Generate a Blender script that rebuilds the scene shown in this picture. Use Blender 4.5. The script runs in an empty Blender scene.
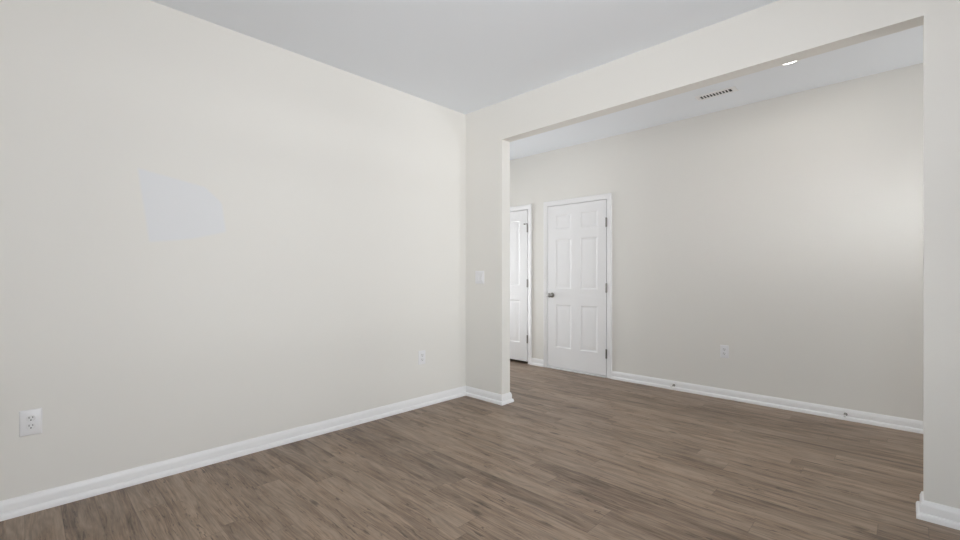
import bpy, bmesh, math
from mathutils import Vector, Matrix

S = bpy.context.scene
C = S.collection

# ------------------------------------------------------------------ camera
H_EYE = 1.167
YAW = math.atan2(.6967, .7174)
cd = bpy.data.cameras.new('camera')
cam = bpy.data.objects.new('camera', cd); C.objects.link(cam)
cam.location = (0, 0, H_EYE)
cam.rotation_euler = (math.pi / 2, 0, YAW)
cd.sensor_width = 36
cd.lens = 442.2 / 960 * 36
cd.shift_y = 5.5 / 960
cd.clip_start = .02
S.camera = cam

# ------------------------------------------------------------------ light
W = bpy.data.worlds.new('sky'); S.world = W; W.use_nodes = True
bg = W.node_tree.nodes['Background']
bg.inputs['Color'].default_value = (.86, .93, 1, 1)
bg.inputs['Strength'].default_value = 1.2

S.view_settings.view_transform = 'Standard'
S.view_settings.look = 'None'
S.view_settings.gamma = 1
S.view_settings.use_curve_mapping = False
S.view_settings.exposure = 0.0
S.cycles.use_denoising = True
S.cycles.max_bounces = 14
S.cycles.diffuse_bounces = 10


def area(name, loc, direction, sx, sy, power, color=(1, 1, 1), spread=180):
    l = bpy.data.lights.new(name, 'AREA')
    l.shape = 'RECTANGLE'; l.size = sx; l.size_y = sy
    l.energy = power; l.color = color; l.spread = math.radians(spread)
    o = bpy.data.objects.new(name, l); C.objects.link(o)
    o.location = loc
    o.rotation_euler = Vector(direction).to_track_quat('-Z', 'Y').to_euler()
    return o


POW = dict(right=68, door=46, beam=2.5, hall=39, can=1.6, band_strip=45, sky=3.2, ground=5.6)
wt = W.node_tree
tc = wt.nodes.new('ShaderNodeTexCoord'); sp = wt.nodes.new('ShaderNodeSeparateXYZ'); rmp = wt.nodes.new('ShaderNodeMapRange')
rmp.inputs[1].default_value = -.04; rmp.inputs[2].default_value = .02
cm = wt.nodes.new('ShaderNodeMix'); cm.data_type = 'RGBA'; cm.clamp_result = False
cm.inputs[6].default_value = tuple(POW['ground'] * c for c in (.97, .98, 1)) + (1,)     # unseen ground, made brighter than the sky to lift the ceiling
cm.inputs[7].default_value = tuple(POW['sky'] * c for c in (.88, .95, 1)) + (1,)        # bright overcast sky
wt.links.new(tc.outputs['Generated'], sp.inputs[0]); wt.links.new(sp.outputs[2], rmp.inputs[0])
wt.links.new(rmp.outputs[0], cm.inputs[0]); wt.links.new(cm.outputs[2], bg.inputs['Color'])
bg.inputs['Strength'].default_value = 1
DAY = (.97, .985, 1)
# daylight outside the windows of the room, the high hall window and the patio window at the left end of the hall
area('daylight_right_window', (1.9, 1.0, 1.4), (-1, 0, 0), 2.1, 2.0, POW['right'], DAY)
# added strip lamps outside the right window, for soft bands on the left wall
area('added_band_strip_low', (7.0, -.6, .04), (-1, 0, .05), 2.6, .22, POW['band_strip'], DAY)
area('added_band_strip_high', (7.0, -.6, .60), (-1, 0, .05), 2.6, .22, POW['band_strip'], DAY)
area('daylight_high_window', (2.9, 3.95, 1.62), (-1, 0, .45), .7, .75, POW['door'], DAY)
area('daylight_high_window_beam', (2.82, 3.82, 1.63), (-1, .30, 0), .6, .7, POW['beam'], DAY, 24)
area('daylight_hall_window', (-5.5, 3.88, 1.3), (1, 0, 0), 1.2, 2.0, POW['hall'], DAY)



def portal(name, loc, direction, sx, sy):
    """marks a window opening so the sky light through it is sampled well; gives no light of its own."""
    o = area(name, loc, direction, sx, sy, 1); o.data.cycles.is_portal = True


portal('portal_rear', (-.3, -1.63, 1.325), (0, 1, 0), 2.6, 1.95)
portal('portal_right', (1.73, 1.0, 1.325), (-1, 0, 0), 2.0, 1.95)
portal('portal_high', (2.73, 3.95, 1.625), (-1, 0, 0), .7, .75)
portal('portal_hall', (-5.33, 3.88, 1.135), (1, 0, 0), 1.1, 2.03)

# ------------------------------------------------------------------ dimensions
XL, YB, YF, ZC = -3.12, 3.01, 4.635, 2.743      # left wall, back wall, far hall wall, ceiling
YB2 = 3.123                                     # hall side of the back wall
JL, JR, ZH, ZHR = -2.648, .05, 2.399, 2.417                  # opening jambs and header
XR, YR = 1.6, -1.5                              # right and rear walls (behind the camera)
HL, HR = -5.2, 2.6                              # hall ends
T = .12


# ------------------------------------------------------------------ material helpers
def mat(name, color, rough=.6, metal=0., spec=.5):
    m = bpy.data.materials.new(name); m.use_nodes = True
    b = m.node_tree.nodes['Principled BSDF']
    b.inputs['Base Color'].default_value = (*color, 1)
    b.inputs['Roughness'].default_value = rough
    b.inputs['Metallic'].default_value = metal
    b.inputs['Specular IOR Level'].default_value = spec
    return m


class NT:
    def __init__(s, m):
        s.t = m.node_tree; s.n = s.t.nodes; s.l = s.t.links
        s.bsdf = s.n['Principled BSDF']

    def put(s, v, sock):
        if v is None: return
        if isinstance(v, (int, float)): sock.default_value = v
        elif isinstance(v, (tuple, list)): sock.default_value = v
        else: s.l.new(v, sock)

    def math(s, op, a, b=None, c=None, clamp=False):
        n = s.n.new('ShaderNodeMath'); n.operation = op; n.use_clamp = clamp
        for i, v in enumerate((a, b, c)): s.put(v, n.inputs[i])
        return n.outputs[0]

    def comb(s, x, y, z):
        n = s.n.new('ShaderNodeCombineXYZ')
        for i, v in enumerate((x, y, z)): s.put(v, n.inputs[i])
        return n.outputs[0]

    def pos(s):
        g = s.n.new('ShaderNodeNewGeometry'); x = s.n.new('ShaderNodeSeparateXYZ')
        s.l.new(g.outputs['Position'], x.inputs[0])
        return x.outputs[0], x.outputs[1], x.outputs[2], g.outputs['Position']

    def noise(s, vec, scale=1., detail=4., rough=.55, dist=0.):
        n = s.n.new('ShaderNodeTexNoise')
        s.put(vec, n.inputs['Vector']); s.put(scale, n.inputs['Scale'])
        s.put(detail, n.inputs['Detail']); s.put(rough, n.inputs['Roughness'])
        s.put(dist, n.inputs['Distortion'])
        return n.outputs['Fac']

    def white(s, vec):
        n = s.n.new('ShaderNodeTexWhiteNoise'); n.noise_dimensions = '3D'
        s.put(vec, n.inputs['Vector'])
        return n.outputs['Value']

    def maprange(s, v, a, b, c=0., d=1., smooth=True):
        n = s.n.new('ShaderNodeMapRange')
        n.interpolation_type = 'SMOOTHSTEP' if smooth else 'LINEAR'
        for i, q in enumerate((v, a, b, c, d)): s.put(q, n.inputs[i])
        return n.outputs[0]

    def mix(s, f, a, b, mode='MIX'):
        n = s.n.new('ShaderNodeMix'); n.data_type = 'RGBA'; n.blend_type = mode
        s.put(f, n.inputs[0]); s.put(a, n.inputs[6]); s.put(b, n.inputs[7])
        return n.outputs[2]

    def bump(s, h, strength, dist=.002):
        n = s.n.new('ShaderNodeBump'); n.inputs['Strength'].default_value = strength
        n.inputs['Distance'].default_value = dist
        s.put(h, n.inputs['Height']); s.l.new(n.outputs[0], s.bsdf.inputs['Normal'])


WALL = (.775, .762, .728)


def wall_paint(name, patch=False):
    m = mat(name, WALL, .55, 0, .35)
    k = NT(m); x, y, z, p = k.pos()
    k.bump(k.noise(p, 160, 3, .6), .06, .001)
    if patch:                                    # an area of cooler, bluish tone with a soft outline
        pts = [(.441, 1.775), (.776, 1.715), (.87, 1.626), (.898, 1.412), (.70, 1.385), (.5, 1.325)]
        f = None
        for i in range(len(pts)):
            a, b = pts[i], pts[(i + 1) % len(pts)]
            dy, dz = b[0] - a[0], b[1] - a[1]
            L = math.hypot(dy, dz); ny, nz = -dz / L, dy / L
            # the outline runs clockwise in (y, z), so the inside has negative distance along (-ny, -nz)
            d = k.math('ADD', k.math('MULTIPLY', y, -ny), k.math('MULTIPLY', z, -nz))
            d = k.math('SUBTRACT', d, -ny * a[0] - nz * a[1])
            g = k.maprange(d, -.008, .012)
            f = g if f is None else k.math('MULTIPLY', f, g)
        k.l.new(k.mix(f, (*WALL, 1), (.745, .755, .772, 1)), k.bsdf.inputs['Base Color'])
    return m


M_WALL = wall_paint('wall_paint')
M_WALL_L = wall_paint('wall_paint_cool_patch', True)
M_CEIL = mat('ceiling_paint', (.85, .885, .93), .8, 0, .2)
k = NT(M_CEIL); k.bump(k.noise(k.pos()[3], 120, 3, .6), .06, .001)
M_TRIM = mat('white_trim_paint', (.85, .85, .86), .35, 0, .4)
M_DOOR = mat('white_door_paint', (.84, .84, .85), .38, 0, .4)
k = NT(M_DOOR); x, y, z, p = k.pos()
k.bump(k.noise(k.comb(k.math('MULTIPLY', x, 90), 0, k.math('MULTIPLY', z, 5)), 1, 4, .6), .10, .0008)
M_PLASTIC = mat('white_plastic', (.80, .80, .82), .3, 0, .5)
M_IVORY = mat('receptacle_plastic', (.76, .76, .77), .35, 0, .5)
M_SLOT = mat('slot_black', (.02, .02, .02), .7)
M_NICKEL = mat('satin_nickel', (.30, .29, .275), .28, 1.)
M_DARK = mat('duct_shade_paint', (.05, .05, .055), .8)
M_RUBBER = mat('white_rubber', (.75, .75, .74), .6)
M_VENT = mat('white_enamel', (.90, .90, .91), .35)
M_VINYL = mat('white_vinyl', (.8, .8, .8), .4)
M_LED = mat('led_lens', (.9, .9, .9), .5)
b = M_LED.node_tree.nodes['Principled BSDF']
b.inputs['Emission Color'].default_value = (1, .97, .92, 1); b.inputs['Emission Strength'].default_value = 6
M_GLASS = bpy.data.materials.new('window_glass'); M_GLASS.use_nodes = True
t = M_GLASS.node_tree; t.nodes.clear()
o_ = t.nodes.new('ShaderNodeOutputMaterial'); tr = t.nodes.new('ShaderNodeBsdfTransparent')
gl = t.nodes.new('ShaderNodeBsdfGlossy'); gl.inputs['Roughness'].default_value = .02
fr = t.nodes.new('ShaderNodeFresnel'); mx = t.nodes.new('ShaderNodeMixShader')
t.links.new(fr.outputs[0], mx.inputs[0]); t.links.new(tr.outputs[0], mx.inputs[1])
t.links.new(gl.outputs[0], mx.inputs[2]); t.links.new(mx.outputs[0], o_.inputs[0])


def floor_material():
    m = mat('wood_plank_flooring', (.2, .16, .13), .40, 0, .45)
    k = NT(m); x, y, z, p = k.pos()
    PW, PL = .127, 1.22
    v = k.math('DIVIDE', y, PW)
    row = k.math('FLOOR', v); fv = k.math('FRACT', v)
    ro = k.white(k.comb(row, 3.7, 1.3))
    u = k.math('ADD', k.math('DIVIDE', x, PL), k.math('MULTIPLY', ro, 7.3))
    col = k.math('FLOOR', u); fu = k.math('FRACT', u)
    r1 = k.white(k.comb(row, col, .5)); r2 = k.white(k.comb(row, col, 9.5)); r3 = k.white(k.comb(row, col, 21.5))
    # seams
    dv = k.math('MULTIPLY', k.math('MINIMUM', fv, k.math('SUBTRACT', 1, fv)), PW)
    du = k.math('MULTIPLY', k.math('MINIMUM', fu, k.math('SUBTRACT', 1, fu)), PL)
    seam = k.maprange(k.math('MINIMUM', dv, du), .0005, .0024, 1, 0)
    # per plank shifted coordinates so every plank has a figure of its own
    sx = k.math('ADD', x, k.math('MULTIPLY', r1, 37)); sy = k.math('ADD', y, k.math('MULTIPLY', r2, 23))
    warp = k.noise(k.comb(k.math('MULTIPLY', sx, 1.3), k.math('MULTIPLY', sy, 5), r3), 1, 3, .5)
    wy = k.math('ADD', sy, k.math('MULTIPLY', k.math('SUBTRACT', warp, .5), .06))
    fine = k.noise(k.comb(k.math('MULTIPLY', sx, 7), k.math('MULTIPLY', wy, 130), 0), 1, 5, .65)
    mid = k.noise(k.comb(k.math('MULTIPLY', sx, 1.9), k.math('MULTIPLY', wy, 30), 4), 1, 5, .62, .5)
    broad = k.noise(k.comb(k.math('MULTIPLY', sx, 2.3), k.math('MULTIPLY', sy, 9), 8), 1, 4, .55, .8)
    # cathedral figure: bent growth rings, only in some places
    ring = k.math('SINE', k.math('MULTIPLY', k.math('ADD', k.math('MULTIPLY', warp, .9), k.math('MULTIPLY', sy, 2.2)), 85))
    ring = k.math('MULTIPLY', ring, k.maprange(broad, .48, .62))
    # short dark checks along the grain, and knots
    ck = k.noise(k.comb(k.math('MULTIPLY', sx, 7.5), k.math('MULTIPLY', wy, 50), 12), 1, 3, .6, 1.2)
    check = k.math('MULTIPLY', k.maprange(ck, .595, .66), k.maprange(broad, .60, .44))
    vo = k.n.new('ShaderNodeTexVoronoi'); vo.inputs['Scale'].default_value = 1
    k.put(k.comb(k.math('ADD', k.math('MULTIPLY', sx, 2.6), k.math('MULTIPLY', warp, .5)), k.math('MULTIPLY', wy, 7.5), 0), vo.inputs['Vector'])
    knot = k.maprange(k.math('ADD', vo.outputs['Distance'], k.math('MULTIPLY', k.math('SUBTRACT', fine, .5), .10)), .03, .15, 1, 0)
    sep = k.n.new('ShaderNodeSeparateColor'); k.l.new(vo.outputs['Color'], sep.inputs[0])
    knot = k.math('MULTIPLY', knot, k.maprange(sep.outputs[0], .45, .60))
    # tone
    tone = k.math('ADD', k.math('MULTIPLY', k.math('SUBTRACT', r3, .5), .34),
                  k.math('MULTIPLY', k.math('SUBTRACT', mid, .5), 1.6))
    tone = k.math('ADD', tone, k.math('MULTIPLY', k.math('SUBTRACT', fine, .5), 1.5))
    tone = k.math('ADD', tone, k.math('MULTIPLY', k.math('SUBTRACT', broad, .5), 1.35))
    tone = k.math('ADD', tone, k.math('MULTIPLY', ring, .13))
    tone = k.math('ADD', tone, .5, clamp=True)
    rp = k.n.new('ShaderNodeValToRGB'); e = rp.color_ramp.elements
    e[0].position = .02; e[0].color = (0.118, 0.078, 0.052, 1)
    e[1].position = .98; e[1].color = (0.431, 0.315, 0.226, 1)
    q = e.new(.5); q.color = (0.255, 0.180, 0.126, 1)
    k.l.new(tone, rp.inputs[0])
    c = k.mix(k.math('MULTIPLY', k.maprange(broad, .40, .62), .40), rp.outputs[0], (0.230, 0.182, 0.141, 1))
    c = k.mix(k.math('MULTIPLY', check, .72), c, (.055, .039, .029, 1))
    c = k.mix(k.math('MULTIPLY', knot, .75), c, (.060, .042, .030, 1))
    c = k.mix(k.math('MULTIPLY', seam, .40), c, (.075, .054, .040, 1))
    k.l.new(c, k.bsdf.inputs['Base Color'])
    k.l.new(k.maprange(fine, .2, .8, .36, .50, False), k.bsdf.inputs['Roughness'])
    k.bump(k.math('SUBTRACT', k.math('MULTIPLY', fine, .35), seam), .22, .0008)
    return m


M_FLOOR = floor_material()


# ------------------------------------------------------------------ mesh helpers
def box(bm, x0, x1, y0, y1, z0, z1, bevel=0., seg=2):
    r = bmesh.ops.create_cube(bm, size=1)
    vs = r['verts']
    for v in vs:
        v.co = Vector(((x0 + x1) / 2 + v.co.x * (x1 - x0), (y0 + y1) / 2 + v.co.y * (y1 - y0), (z0 + z1) / 2 + v.co.z * (z1 - z0)))
    if bevel:
        es = list({e for v in vs for e in v.link_edges})
        bmesh.ops.bevel(bm, geom=es, offset=bevel, segments=seg, affect='EDGES', profile=.5)


def lathe(bm, prof, axis_loc, axis='Y', seg=24, sign=1):
    """prof: (radius, distance along axis)."""
    rings = []
    for r, d in prof:
        ring = []
        for i in range(seg):
            a = 2 * math.pi * i / seg
            u, w = r * math.cos(a), r * math.sin(a)
            if axis == 'Y': c = (u, sign * d, w)
            elif axis == 'X': c = (sign * d, u, w)
            else: c = (u, w, sign * d)
            ring.append(bm.verts.new(Vector(axis_loc) + Vector(c)))
        rings.append(ring)
    for A, B in zip(rings, rings[1:]):
        for i in range(seg):
            bm.faces.new((A[i], A[(i + 1) % seg], B[(i + 1) % seg], B[i]))
    bm.faces.new(rings[0]); bm.faces.new(rings[-1])


def prism_y(bm, pts, y0, y1):
    """outline in (x, z) extruded along y."""
    A = [bm.verts.new((x, y0, z)) for x, z in pts]; B = [bm.verts.new((x, y1, z)) for x, z in pts]
    n = len(pts)
    bm.faces.new(A); bm.faces.new(B[::-1])
    for i in range(n): bm.faces.new((A[i], B[i], B[(i + 1) % n], A[(i + 1) % n]))


def prism_x(bm, pts, x0, x1):
    A = [bm.verts.new((x0, y, z)) for y, z in pts]; B = [bm.verts.new((x1, y, z)) for y, z in pts]
    n = len(pts)
    bm.faces.new(A); bm.faces.new(B[::-1])
    for i in range(n): bm.faces.new((A[i], B[i], B[(i + 1) % n], A[(i + 1) % n]))


def sweep(bm, path, prof, to3d, closed_prof=True):
    """path: 2D polyline with the room on its LEFT; prof: (offset to the left, height); mitred."""
    n = len(path); rings = []
    for i in range(n):
        P = Vector(path[i])
        dirs = []
        if i > 0: dirs.append((P - Vector(path[i - 1])).normalized())
        if i < n - 1: dirs.append((Vector(path[i + 1]) - P).normalized())
        ns = [Vector((-d.y, d.x)) for d in dirs]
        if len(ns) == 2:
            m = (ns[0] + ns[1]).normalized(); m = m / m.dot(ns[0])
        else: m = ns[0]
        rings.append([bm.verts.new(to3d(P + m * o, h)) for o, h in prof])
    k = len(prof)
    for A, B in zip(rings, rings[1:]):
        for j in range(k): bm.faces.new((A[j], A[(j + 1) % k], B[(j + 1) % k], B[j]))
    bm.faces.new(rings[0]); bm.faces.new(rings[-1])


def obj(name, bm, m, parent=None, smooth=None, loc=(0, 0, 0)):
    bmesh.ops.recalc_face_normals(bm, faces=bm.faces)
    me = bpy.data.meshes.new(name); bm.to_mesh(me); bm.free()
    me.materials.append(m)
    o = bpy.data.objects.new(name, me); C.objects.link(o)
    o.location = loc
    if smooth is not None:
        for p in me.polygons: p.use_smooth = True
        me.set_sharp_from_angle(angle=math.radians(smooth))
    if parent: o.parent = parent
    return o


def empty(name, loc):
    o = bpy.data.objects.new(name, None); C.objects.link(o); o.location = loc
    o.empty_display_size = .05
    return o


def tag(o, label, cat, group=None, kind=None):
    o['label'] = label; o['category'] = cat
    if group: o['group'] = group
    if kind: o['kind'] = kind
    return o


def struct(name, bm, m, label, cat, smooth=None):
    return tag(obj(name, bm, m, None, smooth), label, cat, None, 'structure')


B = bmesh.new


def wall_with_hole_x(bm, x0, x1, ya, yb, hy0, hy1, hz0, hz1):
    """wall normal to X with one rectangular hole, one connected ring of quads."""
    outer = [(ya, 0), (yb, 0), (yb, ZC), (ya, ZC)]; inner = [(hy0, hz0), (hy1, hz0), (hy1, hz1), (hy0, hz1)]
    lay = []
    for x in (x0, x1):
        lay.append(([bm.verts.new((x, *p)) for p in outer], [bm.verts.new((x, *p)) for p in inner]))
    for o, i in lay:
        for j in range(4): bm.faces.new((o[j], o[(j + 1) % 4], i[(j + 1) % 4], i[j]))
    for q in (0, 1):
        a, b2 = lay[0][q], lay[1][q]
        for j in range(4): bm.faces.new((a[j], a[(j + 1) % 4], b2[(j + 1) % 4], b2[j]))



# ------------------------------------------------------------------ shell
bm = B(); box(bm, HL - T, HR + T, YR - T, 5.6, -.1, 0)
struct('floor', bm, M_FLOOR, 'grey brown wood plank floor running through the room and hall', 'floor')
bm = B(); box(bm, HL - T, HR + T, YR - T, 5.6, ZC, ZC + .1)
struct('ceiling', bm, M_CEIL, 'flat pale grey ceiling over the room and the hall', 'ceiling')
bm = B(); box(bm, XL - T, XL, YR, YB, 0, ZC)
struct('wall_left', bm, M_WALL_L, 'long plain cream wall on the left with a cooler bluish patch', 'wall')
bm = B(); prism_y(bm, [(HL, 0), (JL, 0), (JL, ZH), (JR, ZHR), (JR, 0), (HR, 0), (HR, ZC), (HL, ZC)], YB, YB2)
struct('wall_back', bm, M_WALL, 'cream wall with the wide cased-free opening and header towards the hall', 'wall')

# far hall wall with two door openings
D1 = (-3.286, -2.484); D2 = (-4.424, -3.622); ZD = 2.034      # door leaves: left and right edge, top
G = .007
OP = .026                                                    # leaf edge to rough opening
bm = B()
prism_y(bm, [(HL, 0), (D2[0] - OP, 0), (D2[0] - OP, ZD + OP), (D2[1] + OP, ZD + OP), (D2[1] + OP, 0),
             (D1[0] - OP, 0), (D1[0] - OP, ZD + OP), (D1[1] + OP, ZD + OP), (D1[1] + OP, 0), (HR, 0), (HR, ZC), (HL, ZC)], YF, YF + T)
struct('wall_far', bm, M_WALL, 'cream hall wall holding the two white panel doors', 'wall')
# closets behind the doors
bm = B(); box(bm, HL, -2.2, YF + T + .75, YF + T + .83, 0, ZC)
struct('wall_closet_rear', bm, M_WALL, 'rear wall of the closets behind the hall doors', 'wall')
bm = B(); box(bm, -2.28, -2.2, YF + T, YF + T + .75, 0, ZC)
struct('wall_closet_right', bm, M_WALL, 'end wall of the closets behind the hall doors', 'wall')
bm = B(); box(bm, HL, HL + .08, YF + T, YF + T + .75, 0, ZC)
struct('wall_closet_left', bm, M_WALL, 'far end wall of the closets behind the hall doors', 'wall')
WP = (3.33, 4.43, .12, 2.15)        # tall window at the left end of the hall: y0, y1, z0, z1
bm = B(); wall_with_hole_x(bm, HL - T, HL, YB, YF + T, *WP)
struct('wall_hall_left', bm, M_WALL, 'wall closing the left end of the hall', 'wall')


WR = (-1.6, 1.0, .35, 2.3)       # rear window: x0, x1, z0, z1
WX = (0, 2.0, .35, 2.3)        # right window: y0, y1, z0, z1
WH = (3.60, 4.30, 1.25, 2.0)        # front door glazing: y0, y1, z0, z1
bm = B(); wall_with_hole_x(bm, XR, XR + T, YR, YB, *WX)
struct('wall_right', bm, M_WALL, 'right wall of the room with a window, behind the camera', 'wall')
bm = B(); wall_with_hole_x(bm, HR, HR + T, YB, YF + T, *WH)
struct('wall_hall_right', bm, M_WALL, 'wall closing the right end of the hall with a high window', 'wall')
bm = B(); wall_with_hole_x(bm, 0, T, XL - T, XR + T, *WR)
# turn the X-normal wall into a Y-normal one: (x, y, z) -> (y, x, z), shifted to the rear wall
for v in bm.verts: v.co = Vector((v.co.y, YR - T + v.co.x, v.co.z))
struct('wall_rear', bm, M_WALL, 'rear wall of the room with a wide window, behind the camera', 'wall')


def window(name, axis, pos, a0, a1, z0, z1, label, rail=True):
    """double-hung window; frame and pane are parts."""
    root = empty(name, (0, 0, 0)); tag(root, label, 'window', None, 'structure')

    def bx(bm, u0, u1, d0, d1, w0, w1):
        if axis == 'X': box(bm, pos + d0, pos + d1, u0, u1, w0, w1)
        else: box(bm, u0, u1, pos + d0, pos + d1, w0, w1)
    f = .045
    bm = B()
    bx(bm, a0, a0 + f, .03, .09, z0, z1); bx(bm, a1 - f, a1, .03, .09, z0, z1)
    bx(bm, a0 + f, a1 - f, .03, .09, z0, z0 + f); bx(bm, a0 + f, a1 - f, .03, .09, z1 - f, z1)
    if rail:
        m = (z0 + z1) / 2; bx(bm, a0 + f, a1 - f, .03, .09, m - .04, m + .04)
        c = (a0 + a1) / 2; bx(bm, c - .03, c + .03, .035, .085, z0 + f, m - .04); bx(bm, c - .03, c + .03, .035, .085, m + .04, z1 - f)
    obj('window_frame', bm, M_VINYL, root)
    bm = B(); bx(bm, a0 + f, a1 - f, .058, .062, z0 + f, z1 - f)
    obj('window_pane', bm, M_GLASS, root)
    return root


window('window_1', 'Y', YR - T, *WR[:2], *WR[2:], 'wide white window behind the camera')
window('window_2', 'X', XR, *WX[:2], *WX[2:], 'white window in the right wall beside the camera')
window('window_3', 'X', HR, *WH[:2], *WH[2:], 'small high window at the right end of the hall', False)
window('window_4', 'X', HL - T, *WP[:2], *WP[2:], 'tall window at the left end of the hall')

# ------------------------------------------------------------------ baseboards
PB = [(0, 0), (0, .088), (.005, .088), (.0075, .084), (.0125, .068), (.0135, .064), (.0135, .031), (.0185, .0295), (.0225, .026),
      (.0255, .020), (.0270, .012), (.0270, 0)]


def floor3(p, h): return Vector((p.x, p.y, h))


def base(name, path, label):
    bm = B(); sweep(bm, path, PB, floor3)
    struct(name, bm, M_TRIM, label, 'baseboard', 35)


CW, CI = .057, .004                                          # casing width, reveal beyond the gap
cas = lambda D: (D[0] - G - CI - CW, D[1] + G + CI + CW)
base('baseboard_left', [(XL, YB), (XL, YR)], 'white baseboard along the foot of the long left wall')
base('baseboard_back', [(HL, YB2), (JL, YB2), (JL, YB), (XL + .0, YB)][::1], 'white baseboard wrapping the short wall end left of the opening')
base('baseboard_right', [(XR, YB), (JR, YB), (JR, YB2), (HR, YB2)], 'white baseboard wrapping the wall end right of the opening')
base('baseboard_far', [(HR, YF), (cas(D1)[1], YF)], 'white baseboard along the hall wall right of the six panel door')
base('baseboard_far_middle', [(cas(D1)[0], YF), (cas(D2)[1], YF)], 'short piece of white baseboard between the two hall doors')
base('baseboard_far_left', [(cas(D2)[0], YF), (HL, YF)], 'white baseboard left of the hall doors')
base('baseboard_rear', [(XL, YR), (XR, YR)], 'white baseboard under the rear window')
base('baseboard_right_wall', [(XR, YR), (XR, YB)], 'white baseboard along the right wall')


# ------------------------------------------------------------------ doors
def casing(name, D, label):
    """casing with a moulded profile on the hall side plus the jamb lining and its stop, one trim piece."""
    pr = [(0, 0), (0, .010), (.006, .012), (.016, .012), (.022, .014), (.040, .018), (.054, .019), (CW, .016), (CW, 0)]
    a, c, zt = D[0] - G - CI, D[1] + G + CI, ZD + G + CI
    bm = B()
    # path with the opening on the right, so positive offset goes outwards
    sweep(bm, [(c, 0), (c, zt), (a, zt), (a, 0)], [(-o, h) for o, h in pr],
          lambda p, h: Vector((p.x, YF - h, p.y)))
    t2 = OP - G - .001
    y0, y1 = YF + .0005, YF + T - .001
    box(bm, D[0] - G - t2, D[0] - G, y0, y1, 0, ZD + G); box(bm, D[1] + G - .004, D[1] + G + t2, y0, y1, 0, ZD + G)
    box(bm, D[0] - G - t2, D[1] + G + t2, y0, y1, ZD + G, ZD + G + t2)
    ys = YF + .037                                           # stop bead behind the leaf
    box(bm, D[0] - G, D[0] + .012, ys, ys + .03, 0, ZD + G); box(bm, D[1] - .012, D[1] + G - .004, ys, ys + .03, 0, ZD + G)
    box(bm, D[0] + .012, D[1] - .012, ys, ys + .03, ZD - .012, ZD + G)
    struct(name, bm, M_TRIM, label, 'door casing', 35)


def door_leaf(D, zb, cols, rows):
    """moulded panel door, front face towards -Y with sunk and raised panels."""
    bm = B(); yf, yb = -.0, .035
    xs = sorted({D[0], D[1], *[v for c in cols for v in c]}); zs = sorted({zb, ZD, *[v for r in rows for v in r]})
    vt = {}

    def V(x, z, y=yf):
        key = (round(x, 5), round(z, 5), round(y, 5))
        if key not in vt: vt[key] = bm.verts.new((x, y, z))
        return vt[key]
    for i in range(len(xs) - 1):
        for j in range(len(zs) - 1):
            x0, x1, z0, z1 = xs[i], xs[i + 1], zs[j], zs[j + 1]
            ispan = any(abs(x0 - c[0]) < 1e-6 for c in cols) and any(abs(z0 - r[0]) < 1e-6 for r in rows)
            if not ispan:
                bm.faces.new((V(x0, z0), V(x1, z0), V(x1, z1), V(x0, z1))); continue
            loops = []
            for ins, dep in ((0, 0), (.004, .003), (.013, .0065), (.018, .0072), (.026, .0072), (.032, .0064), (.060, .0022), (.064, .002)):
                loops.append([V(x0 + ins, z0 + ins, dep), V(x1 - ins, z0 + ins, dep), V(x1 - ins, z1 - ins, dep), V(x0 + ins, z1 - ins, dep)])
            for A, Bq in zip(loops, loops[1:]):
                for q in range(4): bm.faces.new((A[q], A[(q + 1) % 4], Bq[(q + 1) % 4], Bq[q]))
            bm.faces.new(loops[-1])
    # sides and back
    for i in range(len(xs) - 1):
        bm.faces.new((V(xs[i], zb), V(xs[i + 1], zb), V(xs[i + 1], zb, yb), V(xs[i], zb, yb)))
        bm.faces.new((V(xs[i], ZD), V(xs[i + 1], ZD), V(xs[i + 1], ZD, yb), V(xs[i], ZD, yb)))
        for j in range(len(zs) - 1):
            bm.faces.new((V(xs[i], zs[j], yb), V(xs[i + 1], zs[j], yb), V(xs[i + 1], zs[j + 1], yb), V(xs[i], zs[j + 1], yb)))
    for j in range(len(zs) - 1):
        for x in (D[0], D[1]):
            bm.faces.new((V(x, zs[j]), V(x, zs[j + 1]), V(x, zs[j + 1], yb), V(x, zs[j], yb)))
    return bm


def hinge_bm(x, z, h=.102):
    bm = B()
    r = .0075
    for q in range(5):                                        # five knuckles
        z0 = z - h / 2 + q * h / 5
        lathe(bm, [(r * .8, z0 + .0004), (r, z0 + .0012), (r, z0 + h / 5 - .0012), (r * .8, z0 + h / 5 - .0004)], (x, -.006, 0), 'Z', 14)
    lathe(bm, [(.003, z - h / 2 - .004), (.006, z - h / 2 - .003), (.006, z - h / 2 + .001)], (x, -.006, 0), 'Z', 12)
    lathe(bm, [(.006, z + h / 2 - .001), (.006, z + h / 2 + .003), (.003, z + h / 2 + .004)], (x, -.006, 0), 'Z', 12)
    box(bm, x - .012, x + .010, -.0022, .0008, z - h / 2, z + h / 2)
    return bm


def knob(parent, x, z, y0=0., sign=-1):
    bm = B(); lathe(bm, [(.031, 0), (.032, .003), (.030, .007), (.022, .010), (.014, .012), (.011, .016)], (x, y0, z), 'Y', 32, sign)
    ro = obj('rosette', bm, M_NICKEL, parent, 40)
    bm = B(); lathe(bm, [(.011, .012), (.0105, .034), (.014, .041), (.022, .048), (.0265, .057), (.0265, .066), (.022, .073), (.012, .077), (.004, .078)], (x, y0, z), 'Y', 32, sign)
    o = obj('knob', bm, M_NICKEL, parent, 40); o['label'] = 'round satin nickel knob'
    return o


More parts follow.
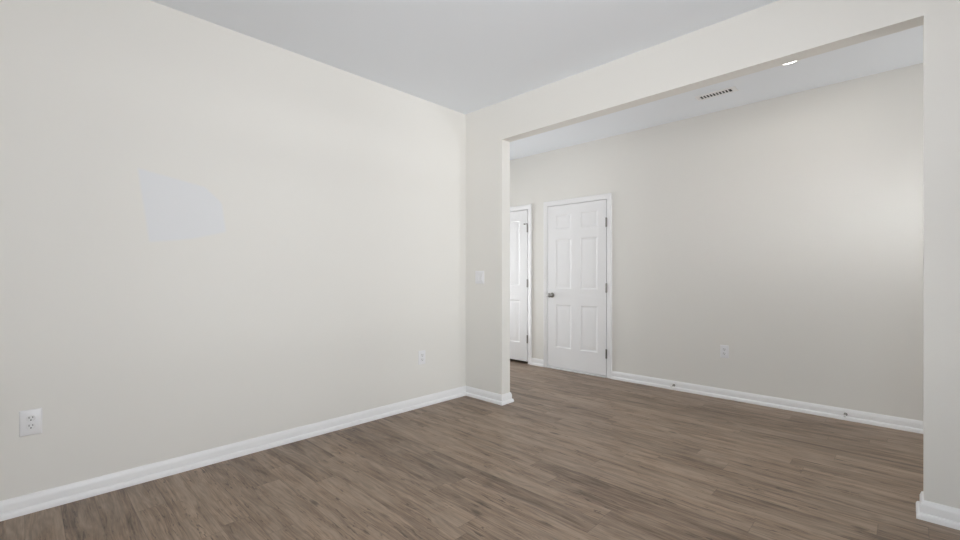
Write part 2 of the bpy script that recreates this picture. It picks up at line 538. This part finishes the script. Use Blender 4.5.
YD = YF - .010                                               # leaf faces, almost flush with the casing
d1 = empty('door_1', (D1[1], YD, 0))
tag(d1, 'white six panel door with nickel knob in the hall', 'door', None, 'structure')
off = lambda D: (D[0] - D[1], 0.)
R1 = [(.272, .806), (1.004, 1.616), (1.742, 1.922)]
w1 = D1[1] - D1[0]
L1 = off(D1)
obj('door_leaf', door_leaf(L1, .024, [(L1[0] + .112, L1[0] + .336), (L1[0] + .466, L1[0] + .690)], R1), M_DOOR, d1, 25)
for z in (1.775, 1.024, .272):
    o = obj('hinge', hinge_bm(.003, z), M_NICKEL, d1, 40); o['label'] = 'nickel butt hinge on the right edge'
knob(d1, L1[0] + .062, .920)
d2 = empty('door_2', (D2[1], YD, 0))
tag(d2, 'white panel door partly hidden behind the opening edge', 'door', None, 'structure')
L2 = off(D2)
obj('door_leaf', door_leaf(L2, .030, [(L2[0] + .130, L2[0] + .350), (L2[0] + .452, L2[0] + .672)], [(.272, .838), (1.035, 1.902)]), M_DOOR, d2, 25)
for i, z in enumerate((1.790, 1.064, .327)):
    h = obj('hinge', hinge_bm(.003, z), M_NICKEL, d2, 40); h['label'] = 'nickel butt hinge on the right edge'
    if i == 0:
        bm = B()
        box(bm, -.052, .006, -.014, -.008, 1.846, 1.852, .001, 1)
        lathe(bm, [(.008, 0), (.009, .003), (.009, .010), (.006, .013)], (-.046, -.011, 1.849), 'Y', 14, 1)
        lathe(bm, [(.009, 1.843), (.009, 1.856)], (.003, -.007, 0), 'Z', 14)
        obj('hinge_stop', bm, M_NICKEL, h, 40)
knob(d2, L2[0] + .062, .920)
casing('trim_1', D1, 'white moulded casing framing the six panel door')
casing('trim_2', D2, 'white moulded casing framing the half hidden panel door')
bm = B(); box(bm, D1[0] - G, D1[1] + G, YF - .024, YF + .05, 0, .015, .004, 2)
struct('trim_3', bm, M_TRIM, 'thin white threshold under the six panel door', 'threshold', 35)


# ------------------------------------------------------------------ wall plates
def to_wall(bm, wall):
    """plates are modelled facing -Y around the origin; turn them for the left wall (facing +X)."""
    if wall == 'left':
        for v in bm.verts: v.co = Vector((-v.co.y, v.co.x, v.co.z))
    return bm


def plate_bm(w, h, holes):
    """wall plate with bevelled rim."""
    bm = B(); t = .0055
    loops = [(w / 2, h / 2, 0), (w / 2, h / 2, -.002), (w / 2 - .0015, h / 2 - .0015, -.004), (w / 2 - .005, h / 2 - .005, -t)]
    rings = [[bm.verts.new((sx * a, y, sz * c)) for sx, sz in ((-1, -1), (1, -1), (1, 1), (-1, 1))] for a, c, y in loops]
    for A, Bq in zip(rings, rings[1:]):
        for q in range(4): bm.faces.new((A[q], A[(q + 1) % 4], Bq[(q + 1) % 4], Bq[q]))
    bm.faces.new(rings[0]); bm.faces.new(rings[-1])
    return bm


def outlet(loc, wall, w, h, label):
    root = empty('wall_outlet', loc); tag(root, label, 'outlet', 'duplex outlets low on the walls')
    obj('cover_plate', to_wall(plate_bm(w, h, None), wall), M_PLASTIC, root, 30)
    for s in (1, -1):
        bm = B(); zc = s * .0195
        n = 28; A = []; Bq = []
        for i in range(n):                                   # round face with flattened top and bottom
            a = 2 * math.pi * i / n
            x, z = .0172 * math.cos(a), max(-.0142, min(.0142, .0172 * math.sin(a)))
            A.append(bm.verts.new((x, -.0053, zc + z))); Bq.append(bm.verts.new((x * .97, -.0078, zc + z * .97)))
        for i in range(n): bm.faces.new((A[i], A[(i + 1) % n], Bq[(i + 1) % n], Bq[i]))
        bm.faces.new(A); bm.faces.new(Bq)
        f = obj('receptacle', to_wall(bm, wall), M_IVORY, root, 30)
        bm = B()
        box(bm, -.0078, -.0052, -.0081, -.0070, zc + .0010, zc + .0100)
        box(bm, .0052, .0078, -.0081, -.0070, zc + .0020, zc + .0090)
        lathe(bm, [(.0029, .0070), (.0029, .0081)], (0, 0, zc - .0072), 'Y', 12, -1)
        o = obj('slots', to_wall(bm, wall), M_SLOT, f); o['label'] = 'dark slots and ground hole'
    bm = B(); lathe(bm, [(.0032, .005), (.0032, .0062), (.002, .0066)], (0, 0, 0), 'Y', 12, -1)
    obj('screw', to_wall(bm, wall), M_PLASTIC, root, 30)
    return root


outlet((XL, .0215, .441), 'left', .080, .126, 'white duplex outlet nearest the camera, low on the left wall')
outlet((XL, 2.468, .4365), 'left', .078, .122, 'white duplex outlet low on the left wall near the room corner')
outlet((-1.261, YF, .444), 'far', .072, .120, 'white duplex outlet low on the hall wall right of the doors')

sw = empty('light_switch', (-2.925, YB, 1.150)); tag(sw, 'white double rocker light switch on the short wall beside the opening', 'light switch')
obj('cover_plate', plate_bm(.116, .120, None), M_PLASTIC, sw, 30)
for x in (-.023, .023):
    bm = B()
    prism_x(bm, [(-.0050, -.0335), (-.0050, .0335), (-.0062, .0335), (-.0075, 0), (-.0112, -.0335)], x - .0165, x + .0165)
    bmesh.ops.bevel(bm, geom=list(bm.edges), offset=.0006, segments=1, affect='EDGES')
    obj('rocker', bm, M_PLASTIC, sw, 30)


# ------------------------------------------------------------------ door stops on the hall baseboard
def door_stop(x, label):
    root = empty('door_stop', (x, YF - .0135, .047)); tag(root, label, 'door stop', 'door stops on the hall baseboard')
    bm = B(); lathe(bm, [(.012, 0), (.0125, .003), (.010, .006), (.006, .008)], (0, 0, 0), 'Y', 20, -1)
    obj('mounting_base', bm, M_NICKEL, root, 40)
    bm = B(); pr = []
    for i in range(14):
        d = .007 + i * .0042
        pr += [(.0046, d), (.0060, d + .0012), (.0060, d + .0026), (.0046, d + .0038)]
    lathe(bm, pr, (0, 0, 0), 'Y', 16, -1)
    obj('spring', bm, M_NICKEL, root, 40)
    bm = B(); lathe(bm, [(.006, .064), (.0095, .066), (.0095, .076), (.007, .080), (.002, .081)], (0, 0, 0), 'Y', 18, -1)
    o = obj('bumper_tip', bm, M_RUBBER, root, 40); o['label'] = 'white rubber tip'


door_stop(-1.725, 'small metal spring door stop on the baseboard nearer the six panel door')
door_stop(-.370, 'small metal spring door stop on the baseboard nearer the right wall end')

# ------------------------------------------------------------------ ceiling vent
VX0, VX1, VY0, VY1 = -1.362, -1.043, 4.112, 4.232
cx, cy = (VX0 + VX1) / 2, (VY0 + VY1) / 2
v = empty('ceiling_vent', (cx, cy, ZC)); tag(v, 'white slotted air vent in the hall ceiling', 'vent')
hx, hy = (VX1 - VX0) / 2, (VY1 - VY0) / 2
ix, iy = hx - .036, hy - .023
bm = B()
loops = [(hx, hy, 0), (hx, hy, -.003), (hx - .012, hy - .012, -.009), (ix + .004, iy + .004, -.009), (ix, iy, -.006), (ix, iy, -.0005)]
rings = [[bm.verts.new((sx * a, sy * c, z)) for sx, sy in ((-1, -1), (1, -1), (1, 1), (-1, 1))] for a, c, z in loops]
for A, Bq in zip(rings, rings[1:]):
    for q in range(4): bm.faces.new((A[q], A[(q + 1) % 4], Bq[(q + 1) % 4], Bq[q]))
obj('vent_frame', bm, M_VENT, v, 30)
bm = B(); box(bm, -ix, ix, -iy, iy, -.0012, -.0002)
obj('duct_shade_sheet', bm, M_DARK, v)  # near-black sheet painted in for the shade inside the duct
bm = B(); n = 10
for i in range(1, n):
    x = -ix + 2 * ix * i / n
    A = [(x - .0048, -.0088), (x + .0048, -.0088), (x + .0010, -.0015), (x - .0040, -.0015)]
    P0 = [bm.verts.new((p[0], -iy, p[1])) for p in A]; P1 = [bm.verts.new((p[0], iy, p[1])) for p in A]
    bm.faces.new(P0); bm.faces.new(P1)
    for q in range(4): bm.faces.new((P0[q], P0[(q + 1) % 4], P1[(q + 1) % 4], P1[q]))
obj('louvers', bm, M_VENT, v)
bm = B(); lathe(bm, [(.004, .0085), (.004, .0098), (.002, .0102)], (-hx + .022, 0, 0), 'Z', 12, -1)
obj('screw', bm, M_NICKEL, v, 30)



def lamp_spot(parent, power, radius, z=-.012, col=(1, .95, .88)):
    l = bpy.data.lights.new('lamp_beam', 'AREA'); l.shape = 'DISK'; l.size = radius * 2; l.energy = power; l.color = col
    o = bpy.data.objects.new('lamp_beam', l); C.objects.link(o); o.location = (0, 0, z); o.parent = parent


# ------------------------------------------------------------------ recessed light (only its far rim shows past the header)
r = empty('recessed_light', (-.636, 3.880, ZC)); tag(r, 'round lit recessed light in the hall ceiling, cut off by the header', 'ceiling light')
bm = B(); lathe(bm, [(.0745, .0005), (.078, .0035), (.090, .0045), (.097, .003), (.098, 0)], (0, 0, 0), 'Z', 48, -1)
obj('trim_ring', bm, M_TRIM, r, 30)
bm = B(); lathe(bm, [(.076, .0006), (.076, .0030), (.060, .0036), (.01, .0038)], (0, 0, 0), 'Z', 48, -1)
obj('lens', bm, M_LED, r, 30)
lamp_spot(r, POW['can'], .07)
